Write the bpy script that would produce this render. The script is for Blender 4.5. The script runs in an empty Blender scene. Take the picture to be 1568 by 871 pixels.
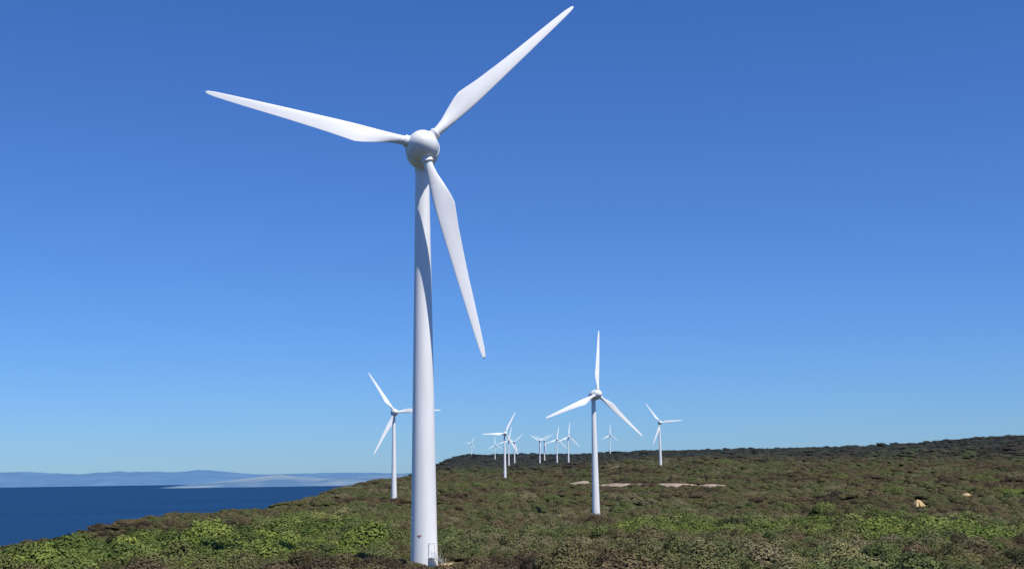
import bpy, math, numpy as np, random
from mathutils import Matrix, Vector
random.seed(4); rng=np.random.default_rng(7)
scene=bpy.context.scene
H=95.0
# ---------------------------------------------------------------- helpers
def link(o,parent=None):
    scene.collection.objects.link(o)
    if parent: o.parent=parent
    return o
def mesh_obj(name,verts,faces,mat=None,parent=None,smooth=False):
    me=bpy.data.meshes.new(name); me.from_pydata([tuple(v) for v in verts],[],[tuple(f) for f in faces]); me.update()
    if mat: me.materials.append(mat)
    if smooth: me.polygons.foreach_set('use_smooth',[True]*len(me.polygons))
    return link(bpy.data.objects.new(name,me),parent)
def new_mat(name):
    m=bpy.data.materials.new(name); m.use_nodes=True
    nt=m.node_tree; b=nt.nodes['Principled BSDF']; return m,nt,b
def noise_node(nt,scale,detail=4,vec=None,rough=.55):
    n=nt.nodes.new('ShaderNodeTexNoise'); n.inputs['Scale'].default_value=scale; n.inputs['Detail'].default_value=detail
    n.inputs['Roughness'].default_value=rough
    if vec is not None: nt.links.new(vec,n.inputs['Vector'])
    return n
def ramp(nt,src,stops):
    r=nt.nodes.new('ShaderNodeValToRGB'); e=r.color_ramp.elements
    e[0].position=stops[0][0]; e[0].color=(*stops[0][1],1); e[1].position=stops[-1][0]; e[1].color=(*stops[-1][1],1)
    for p,c in stops[1:-1]:
        k=e.new(p); k.color=(*c,1)
    nt.links.new(src,r.inputs['Fac']); return r
def mix(nt,fac,a,b,mode='MIX'):
    m=nt.nodes.new('ShaderNodeMix'); m.data_type='RGBA'; m.blend_type=mode
    def put(s,v):
        if isinstance(v,(int,float)): s.default_value=v
        elif isinstance(v,tuple): s.default_value=(*v,1)
        else: nt.links.new(v,s)
    put(m.inputs[0],fac); put(m.inputs[6],a); put(m.inputs[7],b); return m.outputs[2]
def _h(ix,iy,s):
    v=np.sin(ix*127.1+iy*311.7+s*74.7)*43758.5453; return v-np.floor(v)
def vn(x,y,s=0):
    x=np.asarray(x,float); y=np.asarray(y,float)
    ix=np.floor(x); iy=np.floor(y); fx=x-ix; fy=y-iy; fx=fx*fx*(3-2*fx); fy=fy*fy*(3-2*fy)
    return ((_h(ix,iy,s)*(1-fx)+_h(ix+1,iy,s)*fx)*(1-fy)+(_h(ix,iy+1,s)*(1-fx)+_h(ix+1,iy+1,s)*fx)*fy)*2-1
def fbm(x,y,o=4,s=0):
    t=0;a=1
    for i in range(o):
        t=t+a*vn(x*2**i,y*2**i,s+i*3.3); a*=.5
    return t/1.6
# ---------------------------------------------------------------- terrain height (world, metres)
D=[0,20,60,120,200,400,680,960,1400,1850,2400,3000,3500,4000,5500,7000,9000,14000]
cols={0.0:[-1.8,-4.2,-8.5,-12,-13.2,-20,-24,-20,-13,-6.6,5,16,22,30,62,104,70,-60],
      0.11:[-1.8,-4.2,-8.5,-12,-13.5,-20.5,-24.5,-19.5,-12,6.5,20,30,40,52,84,75,40,-60],
      0.24:[-1.8,-4.2,-8.5,-12.3,-14,-21,-24.5,-19,-9,4,12,34,55,64,50,40,20,-60],
      0.39:[-1.8,-4.2,-8.5,-12.5,-14.5,-21,-24.5,-18,-6,5,7,45,74,74,50,40,20,-60]}
edge_h=([0,200,350,600,800,950,1500,2000,3500,5500,7000,9000,14000],[-5,-15.5,-20.5,-18.8,-19.2,-18.3,-8.5,-2,24,72,95,60,-60])
edge_x=([-2000,0,350,600,800,950,1500,2000,3500,5500,7000,9000],[-230,-200,-150,-168,-158,-150,-172,-160,-205,-245,-290,-600])
def height(X,Y,noise=True):
    X=np.asarray(X,float); Y=np.asarray(Y,float)
    d=np.hypot(X,Y); b=np.clip(X/np.maximum(Y,1.0),-5,5)
    ld=np.log(d+30); LD=np.log(np.array(D)+30.)
    bs=sorted(cols); hs=[np.interp(ld,LD,cols[k]) for k in bs]
    ex=np.interp(Y,*edge_x)+8*vn(Y/60,Y*0,5)+4*vn(Y/17,Y*0,9)
    eh=np.interp(np.log(d+30),np.log(np.array(edge_h[0])+30.),edge_h[1])
    eb=np.minimum(ex/np.maximum(Y,1.0),-0.02)
    h=hs[-1].copy()
    for i in range(len(bs)-2,-1,-1):
        t=np.clip((b-bs[i])/(bs[i+1]-bs[i]),0,1); t=t*t*(3-2*t)
        h=np.where(b<=bs[i+1],hs[i]*(1-t)+hs[i+1]*t,h)
    t=np.clip(-b/-eb,0,1); h=np.where(b<0,hs[0]*(1-t)+eh*t,h)
    if noise:
        w=np.clip(d/300,0,1)
        h=h+w*(1.1*fbm(X/95,Y/130,3,1)+np.clip(d/1000-1,0,4)*2.0*fbm(X/420,Y/600,3,11))
        h=h+np.clip((d-230)/300,0,1)*1.8*fbm(X/70,Y/75,2,41)+np.clip((d-2000)/1500,0,1)*4.5*fbm(X/170,Y/260,2,51)
        h=h+0.6*fbm(X/16,Y/16,2,21)*np.clip(d/60,0,1)
    t=np.clip((ex-X)/95.0,0,1); t=t**1.25
    h=h*(1-t)+(-H-14)*t
    h=np.where(X<ex-95,-H-14,h)
    return H+h
sand=[(140,1235,27,52),(106,1290,22,34),(73,1430,11,50),(178,1180,11,36),(155,1990,10,60)]
clearing=[(290,850,4.0,7),(231,760,2.8,6),(-8.6,198.5,3.6,3.8)]
# X, Y, yaw deg, phase deg
turb=[(-13.8,200.0,5.2,165),(41.4,680,30.7,81.2),(-87.9,960,16,122.5),(-13.7,1850,20,61),(207,1870,18,126),(124,3030,25,80),
      (108,3350,20,78),(71,3700,25,150),(91,4000,20,35),(298,4100,20,85),(0,3700,15,40),(-14,3200,20,75),(-77,5200,20,90),(-212,6500,15,60)]
th=math.radians(8.25); ep=0.0148; F=2000.0
fwd=np.array([0,math.cos(th),math.sin(th)]); r0=np.array([1.,0,0]); u0=np.array([0,-math.sin(th),math.cos(th)])
right=r0*math.cos(ep)-u0*math.sin(ep); up=u0*math.cos(ep)+r0*math.sin(ep)
OV=4.0; tau=math.radians(7); cone=math.radians(-1.8); HUB=63.2
# ---------------------------------------------------------------- materials
white,nt,b=new_mat('turbine_white_paint')
tc=nt.nodes.new('ShaderNodeTexCoord'); mp=nt.nodes.new('ShaderNodeMapping'); mp.inputs['Scale'].default_value=(1,1,.12); nt.links.new(tc.outputs['Object'],mp.inputs[0]); n=noise_node(nt,.8,6,mp.outputs[0])
c=ramp(nt,n.outputs['Fac'],[(.3,(.82,.81,.785)),(.7,(.91,.905,.885))]); nt.links.new(c.outputs[0],b.inputs['Base Color'])
b.inputs['Roughness'].default_value=.38
grey,nt,b=new_mat('grey_steel'); b.inputs['Base Color'].default_value=(.45,.46,.47,1); b.inputs['Roughness'].default_value=.5
redm,nt,b=new_mat('red_sign_paint'); b.inputs['Base Color'].default_value=(.45,.12,.10,1)
def sand_mat(name,stops):
    m_,nt,b=new_mat(name); tc=nt.nodes.new('ShaderNodeNewGeometry'); n=noise_node(nt,.16,6,tc.outputs['Position'],.7)
    c=ramp(nt,n.outputs['Fac'],stops); nt.links.new(c.outputs[0],b.inputs['Base Color']); b.inputs['Roughness'].default_value=.95; return m_
sandm=sand_mat('sand',[(.35,(.10,.08,.05)),(.47,(.31,.23,.16)),(.64,(.46,.37,.28))])
sand2=sand_mat('orange_sand',[(.3,(.40,.28,.12)),(.5,(.55,.40,.19)),(.7,(.62,.47,.25))])
ground,nt,b=new_mat('heath_ground'); g=nt.nodes.new('ShaderNodeNewGeometry'); P=g.outputs['Position']
n1=noise_node(nt,.004,5,P); n2=noise_node(nt,.07,6,P,.7)
c1=ramp(nt,n2.outputs['Fac'],[(.32,(.018,.015,.009)),(.5,(.055,.045,.024)),(.68,(.10,.082,.045))])
c2=ramp(nt,n2.outputs['Fac'],[(.32,(.017,.022,.010)),(.5,(.05,.055,.024)),(.7,(.085,.095,.04))])
f=ramp(nt,n1.outputs['Fac'],[(.45,(0,0,0)),(.6,(1,1,1))])
col=mix(nt,f.outputs[0],c1.outputs[0],c2.outputs[0])
def haze_tint(nt,P,col):  # aerial haze painted into base colour by distance; also darkens the far ridge
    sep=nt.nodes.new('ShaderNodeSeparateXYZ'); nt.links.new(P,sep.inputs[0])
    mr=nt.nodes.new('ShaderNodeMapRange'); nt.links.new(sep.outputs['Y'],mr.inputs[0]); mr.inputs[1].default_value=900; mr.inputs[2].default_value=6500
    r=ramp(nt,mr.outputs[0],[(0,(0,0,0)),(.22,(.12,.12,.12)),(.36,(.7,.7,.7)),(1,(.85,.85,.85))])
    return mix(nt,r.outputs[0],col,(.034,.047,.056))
col=haze_tint(nt,P,col); nt.links.new(col,b.inputs['Base Color'])
b.inputs['Roughness'].default_value=1; b.inputs['Specular IOR Level'].default_value=.1
bp=nt.nodes.new('ShaderNodeBump'); bp.inputs['Distance'].default_value=5; bp.inputs['Strength'].default_value=.9; nt.links.new(n2.outputs['Fac'],bp.inputs['Height']); nt.links.new(bp.outputs[0],b.inputs['Normal'])
leaf,nt,b=new_mat('heath_leaves')
def inst(nm):
    at=nt.nodes.new('ShaderNodeAttribute'); at.attribute_type='INSTANCER'; at.attribute_name=nm; return at.outputs['Fac']
g=nt.nodes.new('ShaderNodeNewGeometry')
br=ramp(nt,inst('hue'),[(0,(.062,.046,.026)),(.25,(.13,.095,.050)),(.5,(.125,.112,.045)),(.75,(.095,.120,.036)),(1,(.18,.155,.08))])
gr=ramp(nt,inst('hue'),[(0,(.036,.062,.014)),(.4,(.10,.142,.025)),(.7,(.155,.195,.035)),(1,(.22,.25,.05))])
col=mix(nt,inst('tint'),br.outputs[0],gr.outputs[0])
n=noise_node(nt,.7,3,g.outputs['Position']); v=ramp(nt,n.outputs['Fac'],[(.3,(.7,.7,.7)),(.7,(1.3,1.3,1.3))])
col=mix(nt,1.0,col,v.outputs[0],'MULTIPLY')
col=haze_tint(nt,g.outputs['Position'],col)
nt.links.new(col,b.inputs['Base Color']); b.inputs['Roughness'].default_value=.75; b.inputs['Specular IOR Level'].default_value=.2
core,nt,b=new_mat('branches_and_shade'); b.inputs['Base Color'].default_value=(.025,.023,.014,1); b.inputs['Roughness'].default_value=1; b.inputs['Specular IOR Level'].default_value=0  # woody interior; its dark colour also stands in for shade under the leaves
# ---------------------------------------------------------------- terrain mesh
az=np.concatenate([np.radians(np.linspace(-180,-30,60,endpoint=False)),np.radians(np.linspace(-30,30,620,endpoint=False)),np.radians(np.linspace(30,180,60,endpoint=False))])
rr=np.concatenate([np.linspace(4,110,30,endpoint=False),np.exp(np.linspace(math.log(110),math.log(14000),640))])
A,R=np.meshgrid(az,rr); Xg=R*np.sin(A); Yg=R*np.cos(A); Zg=height(Xg,Yg)
na,nr=len(az),len(rr)
V=np.stack([Xg,Yg,Zg],-1).reshape(-1,3); V=np.vstack([V,[[0,0,H-1.9]]])
i=np.arange(nr-1)[:,None]*na; j=np.arange(na)[None,:]; j2=(j+1)%na
Q=np.stack([i+j,i+j2,i+na+j2,i+na+j],-1).reshape(-1,4)[:,::-1]
me=bpy.data.meshes.new('terrain')
faces=Q.tolist()+[[k,(k+1)%na,nr*na][::-1] for k in range(na)]
me.from_pydata(V.tolist(),[],faces); me.materials.append(ground); me.polygons.foreach_set('use_smooth',[True]*len(me.polygons)); me.update()
link(bpy.data.objects.new('terrain',me))
def draped(name,items,mat,mound=0):
    sv=[];sf=[]
    for (sx,sy,rx,ry) in items:
        base=len(sv); NA=40; NR=8
        off=.25 if sy<300 else (.5 if sy<1000 else .9)
        mo=mound if sy>300 else .2
        for r_ in range(NR+1):
            for a_ in range(NA):
                an=a_/NA*2*math.pi; q=r_/NR; k=(1+.45*float(vn(math.cos(an)*3+sx,math.sin(an)*3+sy,3)))*q
                x=sx+math.cos(an)*rx*k; y=sy+math.sin(an)*ry*k; sv.append((x,y,float(height(x,y))+off*(1 if r_<NR else -.5)+mo*(1-q*q)**1.5))
        for r_ in range(NR):
            for a_ in range(NA):
                a2=(a_+1)%NA; sf.append((base+r_*NA+a_,base+(r_+1)*NA+a_,base+(r_+1)*NA+a2,base+r_*NA+a2))
    mesh_obj(name,sv,sf,mat,smooth=True)
draped('sandy_track',sand,sandm,1.5); draped('sandy_clearing',clearing,sand2,3.0)
# ---------------------------------------------------------------- shrubs
shrubs=bpy.data.collections.new('shrub_variants')
def make_shrub(k):
    r=np.random.default_rng(50+k); nl=int(r.integers(5,10)); vs=[];fs=[];mi=[]
    lob=[(0,0,.42,.5)]
    for _ in range(nl):
        a=r.uniform(0,6.28); q=r.uniform(.35,.8); lob.append((q*math.cos(a),q*math.sin(a),r.uniform(.15,.55)*(1.25-q),r.uniform(.24,.40)))
    for (cx,cy,cz,cr) in lob:
        b0=len(vs)
        prof=[(-1.6,.62),(-.6,.8),(0,.84),(.5,.66),(.78,.28)]
        for ri,(zz,rad) in enumerate(prof):
            for a_ in range(7):
                an=a_/7*6.283+ri*.4; q=r.uniform(.85,1.1)*.88; vs.append((cx+cr*rad*q*math.cos(an),cy+cr*rad*q*math.sin(an),cz+cr*zz*.85))
        for ri in range(len(prof)-1):
            for a_ in range(7): fs.append((b0+ri*7+a_,b0+ri*7+(a_+1)%7,b0+ri*7+7+(a_+1)%7,b0+ri*7+7+a_)); mi.append(1)
        fs.append(tuple(b0+28+a_ for a_ in range(7))); mi.append(1)
        nq=int(4600*cr*cr+90)
        for _ in range(nq):
            d=r.normal(size=3); d/=np.linalg.norm(d)
            if d[2]<0: d[2]*=-1
            d[2]-=.12*r.uniform(0,2)
            p=np.array([cx,cy,cz])+d*cr*r.uniform(.86,1.12)
            nrm=d*1.0+r.normal(size=3)*.34; nrm/=np.linalg.norm(nrm)
            t=np.cross(nrm,r.normal(size=3)); t/=np.linalg.norm(t); w=np.cross(nrm,t); s=r.uniform(.017,.040)
            b0=len(vs)
            for (a,bq) in ((-1,-.6),(.2,-1),(1,.5),(-.3,1)): vs.append(tuple(p+t*a*s+w*bq*s))
            fs.append((b0,b0+1,b0+2,b0+3)); mi.append(0)
    me=bpy.data.meshes.new('shrub'); me.from_pydata(vs,[],fs); me.materials.append(leaf); me.materials.append(core)
    me.polygons.foreach_set('material_index',mi); me.update()
    o=bpy.data.objects.new('shrub_form_%d'%k,me); shrubs.objects.link(o)
NV=9
for k in range(NV): make_shrub(k)
bands=[(14,130,45,1300,1.4),(130,340,28,4300,2.4),(340,800,27,12500,3.4),(800,2000,26,26000,5.2),(2000,4500,25,28000,9),(4500,8000,24,16000,15)]
PX=[];PY=[];PS=[]
for d0,d1,an,cnt,s in bands:
    d=np.sqrt(rng.uniform(d0*d0,d1*d1,cnt)); a=np.radians(rng.uniform(-an,an,cnt))
    PX.append(d*np.sin(a)); PY.append(d*np.cos(a)); PS.append(np.full(cnt,s))
PX=np.concatenate(PX);PY=np.concatenate(PY);PS=np.concatenate(PS); N_=len(PX)
gn=fbm(PX/55,PY/110,4,31)+1.0*np.exp(-(((PX+50)/40)**2+((PY-235)/60)**2))+1.0*np.exp(-(((PX-45)/62)**2+((PY-410)/80)**2))+.4*np.exp(-((PY-300)/200)**2)-.38
dens=fbm(PX/30,PY/60,3,77)
ex=np.interp(PY,*edge_x); coast=np.clip((PX-ex)/60,0,1)
tint=np.clip(gn*1.5+rng.normal(0,.15,N_),0,1)
hue=np.clip(.47+.7*fbm(PX/38,PY/85,3,91)+rng.normal(0,.19,N_),0,1)
sc=PS*np.clip(np.exp(rng.normal(-.2,.45,N_)),.35,2.1)*(1+.75*tint*(PS<4)*coast)*(1+.3*dens)
keep=PX>ex-45
for (sx,sy,rx,ry) in sand+clearing: keep&=((PX-sx)/(rx+sc*.6))**2+((PY-sy+sc)/(ry+sc*1.5))**2>1
for t in turb: keep&=np.hypot(PX-t[0],PY-t[1])>2.6+sc*.95
PX,PY,PS,sc,tint,hue,coast=[q[keep] for q in (PX,PY,PS,sc,tint,hue,coast)]
zs=sc*rng.uniform(.6,1.25,len(PX))*np.where(PS>10,.3,np.where(PS>6,.42,np.where(PS>4,.6,np.where(PS>3,.8,.9))))*(.6+.4*coast)
near=np.exp(-(((PX+13.8)/14)**2+((PY-190)/16)**2)); zs*=1-.5*near
PZ=height(PX,PY)-.1*zs
me=bpy.data.meshes.new('coastal_heath'); me.from_pydata(np.stack([PX,PY,PZ],-1).tolist(),[],[])
def attr(n,t,v,k='value'):
    a=me.attributes.new(n,t,'POINT'); a.data.foreach_set(k,np.ascontiguousarray(v).ravel())
attr('tint','FLOAT',tint.astype(np.float32)); attr('hue','FLOAT',hue.astype(np.float32)); attr('scl','FLOAT_VECTOR',np.stack([sc,sc*rng.uniform(.8,1.2,len(sc)),zs],-1).astype(np.float32),'vector')
attr('rot','FLOAT_VECTOR',np.stack([rng.normal(0,.08,len(sc)),rng.normal(0,.08,len(sc)),rng.uniform(0,6.28,len(sc))],-1).astype(np.float32),'vector')
attr('idx','INT',rng.integers(0,NV,len(sc)).astype(np.int32))
heath=link(bpy.data.objects.new('coastal_heath',me))
ng=bpy.data.node_groups.new('scatter','GeometryNodeTree'); ng.interface.new_socket('Geometry',in_out='INPUT',socket_type='NodeSocketGeometry'); ng.interface.new_socket('Geometry',in_out='OUTPUT',socket_type='NodeSocketGeometry')
gi=ng.nodes.new('NodeGroupInput'); go=ng.nodes.new('NodeGroupOutput'); ip=ng.nodes.new('GeometryNodeInstanceOnPoints'); ci=ng.nodes.new('GeometryNodeCollectionInfo')
ci.inputs['Collection'].default_value=shrubs; ci.inputs['Separate Children'].default_value=True; ci.inputs['Reset Children'].default_value=True
def na_(n,t):
    x=ng.nodes.new('GeometryNodeInputNamedAttribute'); x.data_type=t; x.inputs['Name'].default_value=n; return x.outputs['Attribute']
e2r=ng.nodes.new('FunctionNodeEulerToRotation')
L=ng.links.new
L(gi.outputs[0],ip.inputs['Points']); L(ci.outputs[0],ip.inputs['Instance']); ip.inputs['Pick Instance'].default_value=True
L(na_('idx','INT'),ip.inputs['Instance Index']); L(na_('rot','FLOAT_VECTOR'),e2r.inputs[0]); L(e2r.outputs[0],ip.inputs['Rotation']); L(na_('scl','FLOAT_VECTOR'),ip.inputs['Scale']); L(ip.outputs[0],go.inputs[0])
m=heath.modifiers.new('scatter','NODES'); m.node_group=ng
# ---------------------------------------------------------------- turbine meshes
def lathe(name,prof,mat,N=48):
    vs=[];fs=[]
    for (z,r) in prof:
        for k in range(N):
            a=k/N*2*math.pi; vs.append((r*math.cos(a),r*math.sin(a),z))
    for i in range(len(prof)-1):
        for k in range(N): fs.append((i*N+k,i*N+(k+1)%N,(i+1)*N+(k+1)%N,(i+1)*N+k))
    me=bpy.data.meshes.new(name); me.from_pydata(vs,[],fs); me.materials.append(mat); me.polygons.foreach_set('use_smooth',[True]*len(fs)); me.update(); return me
def tr(z): return float(np.interp(z,[-1.5,0,4,10,20,40,56,61.4],[2.12,2.07,1.97,1.87,1.72,1.40,1.14,1.04]))
tower_me=lathe('tower',[(z,tr(z)) for z in [-1.5,0,2,4,7,10,15,20,25,30,35,40,45,50,56,61.4]],white,56)
neck_me=lathe('yaw_bearing',[(60.4,1.0),(60.4,1.14),(60.8,1.18),(61.2,1.14),(62.4,1.25)],white,40)
nac_me=lathe('nacelle',[(-.75,2.35),(-.78,2.58),(-1.6,2.68),(-2.8,2.66),(-4.2,2.45),(-5.6,2.02),(-6.8,1.42),(-7.6,.8),(-7.95,.3),(-8.0,0.001)],white,56)
spin_me=lathe('spinner',[(-.70,2.3),(-.68,2.52),(0,2.42),(.8,2.18),(1.5,1.8),(2.05,1.3),(2.4,.8),(2.55,.35),(2.6,.001)],white,56)
st=[(1.6,-.72,.72,1.44,0),(2.9,-.72,.72,1.44,0),(3.6,-.70,.72,1.4,2),(5.0,-.74,.95,1.25,8),(7.0,-.82,1.55,1.0,14),(9.0,-.88,2.1,.82,14),(10.2,-.9,2.28,.74,13),(11.2,-.9,2.16,.68,12),
    (14,-.85,1.80,.56,9),(18,-.75,1.45,.43,6),(22,-.66,1.15,.33,4),(26,-.56,.92,.25,2),(30,-.46,.68,.18,1),(33,-.36,.46,.12,0),(34.2,-.24,.26,.08,0),(34.6,-.08,.06,.04,0)]
NB=28
def section(le,te,t,rel):
    c=te-le; pts=[]
    for k in range(NB):
        a=k/NB*2*math.pi; xx=(1-math.cos(a))/2
        circ=math.sin(a)*.5
        foil=math.copysign(1,math.sin(a))*5*(.2969*math.sqrt(xx)-.126*xx-.3516*xx**2+.2843*xx**3-.1036*xx**4) if abs(math.sin(a))>1e-6 else 0
        pts.append((le+c*xx,(circ*rel+foil*.5*(1-rel))*t))
    return pts
vs=[];fs=[]
for (r,le,te,t,tw) in st:
    rel=min(1,max(0,(7-r)/3.6)); tw=math.radians(tw)
    for (x,y) in section(le,te,t,rel): vs.append((x*math.cos(tw)-y*math.sin(tw), x*math.sin(tw)+y*math.cos(tw), r))
for i in range(len(st)-1):
    for k in range(NB): fs.append((i*NB+k,i*NB+(k+1)%NB,(i+1)*NB+(k+1)%NB,(i+1)*NB+k))
fs.append(tuple((len(st)-1)*NB+k for k in range(NB)))
blade_me=bpy.data.meshes.new('blade'); blade_me.from_pydata(vs,[],fs); blade_me.materials.append(white); blade_me.polygons.foreach_set('use_smooth',[True]*len(fs)); blade_me.update()
collar_me=lathe('blade_collar',[(1.5,.9),(2.62,.9),(2.66,.95),(2.85,.95),(2.88,.74)],white,36)
def box(vs,fs,c,s,rot=0):
    b0=len(vs)
    for dx in (-1,1):
        for dy in (-1,1):
            for dz in (-1,1):
                x=dx*s[0]/2;y=dy*s[1]/2; vs.append((c[0]+x*math.cos(rot)-y*math.sin(rot),c[1]+x*math.sin(rot)+y*math.cos(rot),c[2]+dz*s[2]/2))
    for f in ((0,1,3,2),(4,6,7,5),(0,4,5,1),(2,3,7,6),(0,2,6,4),(1,5,7,3)): fs.append(tuple(b0+k for k in f))
def base_parts(e):
    ang=math.radians(-58)
    def at(a,rad,z): return (rad*math.cos(a),rad*math.sin(a),z)
    v=[];f=[]; rot=ang+math.pi/2
    box(v,f,at(ang,2.0,2.3),(.9,.10,2.0),rot); mesh_obj('door',v,f,white,e)
    v=[];f=[]
    for s in (-1,1):
        c=at(ang,2.02,2.3); box(v,f,(c[0]+s*.48*math.cos(rot),c[1]+s*.48*math.sin(rot),2.3),(.04,.12,2.04),rot)
    box(v,f,at(ang,2.02,3.35),(1.0,.12,.04),rot); mesh_obj('door_frame',v,f,grey,e)
    v=[];f=[]
    box(v,f,at(ang,2.6,1.25),(1.2,1.1,.06),rot)
    c=at(ang,2.6,0)
    for k in range(6): box(v,f,(c[0]+(.75+k*.28)*math.cos(rot),c[1]+(.75+k*.28)*math.sin(rot),1.05-k*.22),(.28,.9,.04),rot)
    for k in range(6):
        for s in (-.5,.5):
            q=-.5+k*.45; zt=1.25-max(0,q-.5)*.8; p=at(ang,2.6+s*1.0,0); box(v,f,(p[0]+q*math.cos(rot),p[1]+q*math.sin(rot),zt+.3),(.04,.04,1.2),rot)
    mesh_obj('entry_steps',v,f,grey,e)
    v=[];f=[]
    for a,z,w,h in ((-117,4.5,.22,.18),(-111,4.35,.16,.28),(-105,4.55,.2,.14)):
        a=math.radians(a); box(v,f,at(a,tr(z)+.02,z),(w,.04,h),a+math.pi/2)
    mesh_obj('warning_signs',v,f,redm,e)
def turbine(X,Y,yaw,phase,detail=False):
    z=float(height(X,Y)); e=bpy.data.objects.new('wind_turbine',None); link(e); e.location=(X,Y,z); e.rotation_euler=(0,0,yaw)
    for nme,me_ in (('tower',tower_me),('yaw_bearing',neck_me)): link(bpy.data.objects.new(nme,me_),e)
    n=Vector((0,-math.cos(tau),math.sin(tau))); e1=Vector((1,0,0)); e2=n.cross(e1); e2=e2 if e2.z>0 else -e2
    C=Vector((0,0,HUB))+n*OV
    M=Matrix((e1,e2,n)).transposed().to_4x4(); M.translation=C
    for nme,me_ in (('nacelle',nac_me),('spinner',spin_me)):
        o=link(bpy.data.objects.new(nme,me_),e); o.matrix_local=M
    for k in range(3):
        a=phase+k*2*math.pi/3; d=(e1*math.cos(a)+e2*math.sin(a)); t=-e1*math.sin(a)+e2*math.cos(a)
        d=d*math.cos(cone)+n*math.sin(cone); yv=d.cross(t)
        MB=Matrix(((t.x,yv.x,d.x,C.x),(t.y,yv.y,d.y,C.y),(t.z,yv.z,d.z,C.z),(0,0,0,1)))
        for nme,me_ in (('blade_%d'%(k+1),blade_me),('blade_collar_%d'%(k+1),collar_me)):
            o=link(bpy.data.objects.new(nme,me_),e); o.matrix_local=MB
    if detail: base_parts(e)
    return e
for i,t in enumerate(turb): turbine(t[0],t[1],math.radians(t[2]),math.radians(t[3]),i<3)
# ---------------------------------------------------------------- sea
sea,nt,b=new_mat('sea_water'); g=nt.nodes.new('ShaderNodeNewGeometry')
mp=nt.nodes.new('ShaderNodeMapping'); nt.links.new(g.outputs['Position'],mp.inputs[0]); mp.inputs['Scale'].default_value=(.3,1,1)
n=noise_node(nt,.002,6,mp.outputs[0]); c=ramp(nt,n.outputs['Fac'],[(.35,(.002,.028,.080)),(.65,(.003,.040,.108))])
nt.links.new(c.outputs[0],b.inputs['Base Color']); b.inputs['Roughness'].default_value=.5; b.inputs['Specular IOR Level'].default_value=.2
n=noise_node(nt,.12,6,g.outputs['Position']); bp=nt.nodes.new('ShaderNodeBump'); bp.inputs['Distance'].default_value=1.5; nt.links.new(n.outputs['Fac'],bp.inputs['Height']); nt.links.new(bp.outputs[0],b.inputs['Normal'])
S=250000; mesh_obj('sea',[(-S,-S,0),(S,-S,0),(S,S,0),(-S,S,0)],[(0,1,2,3)],sea)
# ---------------------------------------------------------------- distant hills across the bay
def hills(name,Y0,depth,x0,x1,prof,c1,c2,seed):  # land colours are passed in bluish, with aerial haze painted into them
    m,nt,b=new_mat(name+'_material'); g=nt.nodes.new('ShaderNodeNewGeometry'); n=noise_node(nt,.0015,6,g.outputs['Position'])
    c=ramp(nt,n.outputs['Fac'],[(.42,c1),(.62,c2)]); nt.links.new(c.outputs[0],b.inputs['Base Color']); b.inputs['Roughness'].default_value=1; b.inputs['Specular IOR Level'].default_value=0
    xs=np.linspace(x0,x1,260); ys=np.linspace(0,1,16); vs=[];fs=[]
    for yy in ys:
        prof_h=np.interp(xs,*prof)*(1+.25*fbm(xs/900,xs*0+yy*4,5,seed)); k=math.sin(math.pi*yy)**.8
        for x,h in zip(xs,prof_h): vs.append((x*(1+yy*depth/Y0*.5),Y0+yy*depth,-5+h*k))
    nx=len(xs)
    for i in range(len(ys)-1):
        for j in range(nx-1): fs.append((i*nx+j,i*nx+j+1,(i+1)*nx+j+1,(i+1)*nx+j))
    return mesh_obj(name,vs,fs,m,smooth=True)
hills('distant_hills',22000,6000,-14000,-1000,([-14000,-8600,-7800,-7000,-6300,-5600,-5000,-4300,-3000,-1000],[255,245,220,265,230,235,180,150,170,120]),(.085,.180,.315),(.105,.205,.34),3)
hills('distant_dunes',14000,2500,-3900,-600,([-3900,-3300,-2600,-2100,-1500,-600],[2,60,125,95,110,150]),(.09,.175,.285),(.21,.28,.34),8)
# ---------------------------------------------------------------- light
SE=math.radians(59); SA=math.radians(138)
w=bpy.data.worlds.new('World'); scene.world=w; w.use_nodes=True; nt=w.node_tree
sky=nt.nodes.new('ShaderNodeTexSky'); sky.sky_type='NISHITA'; sky.sun_disc=False; sky.sun_elevation=SE; sky.sun_rotation=SA; sky.altitude=0; sky.air_density=1.0; sky.dust_density=0.1; sky.ozone_density=4
bg=nt.nodes['Background']; col=mix(nt,1.0,sky.outputs[0],(.40,.68,1.19),'MULTIPLY'); nt.links.new(col,bg.inputs[0]); bg.inputs[1].default_value=.1
sun=bpy.data.lights.new('sun','SUN'); sun.energy=5.0; sun.angle=math.radians(.53); sun.color=(1,.955,.88)
so=link(bpy.data.objects.new('sun',sun)); sd=Vector((math.sin(SA)*math.cos(SE),math.cos(SA)*math.cos(SE),math.sin(SE))); so.rotation_euler=sd.to_track_quat('Z','Y').to_euler(); so.location=(50,-50,300)
# ---------------------------------------------------------------- camera
cam=bpy.data.cameras.new('camera'); cam.sensor_width=36; cam.lens=36*F/1568; cam.clip_start=.5; cam.clip_end=600000
co=link(bpy.data.objects.new('camera',cam)); bk=-fwd
co.matrix_world=Matrix(((right[0],up[0],bk[0],0),(right[1],up[1],bk[1],0),(right[2],up[2],bk[2],H),(0,0,0,1)))
scene.camera=co
scene.view_settings.view_transform='Standard'; scene.view_settings.look='None'; scene.view_settings.exposure=0
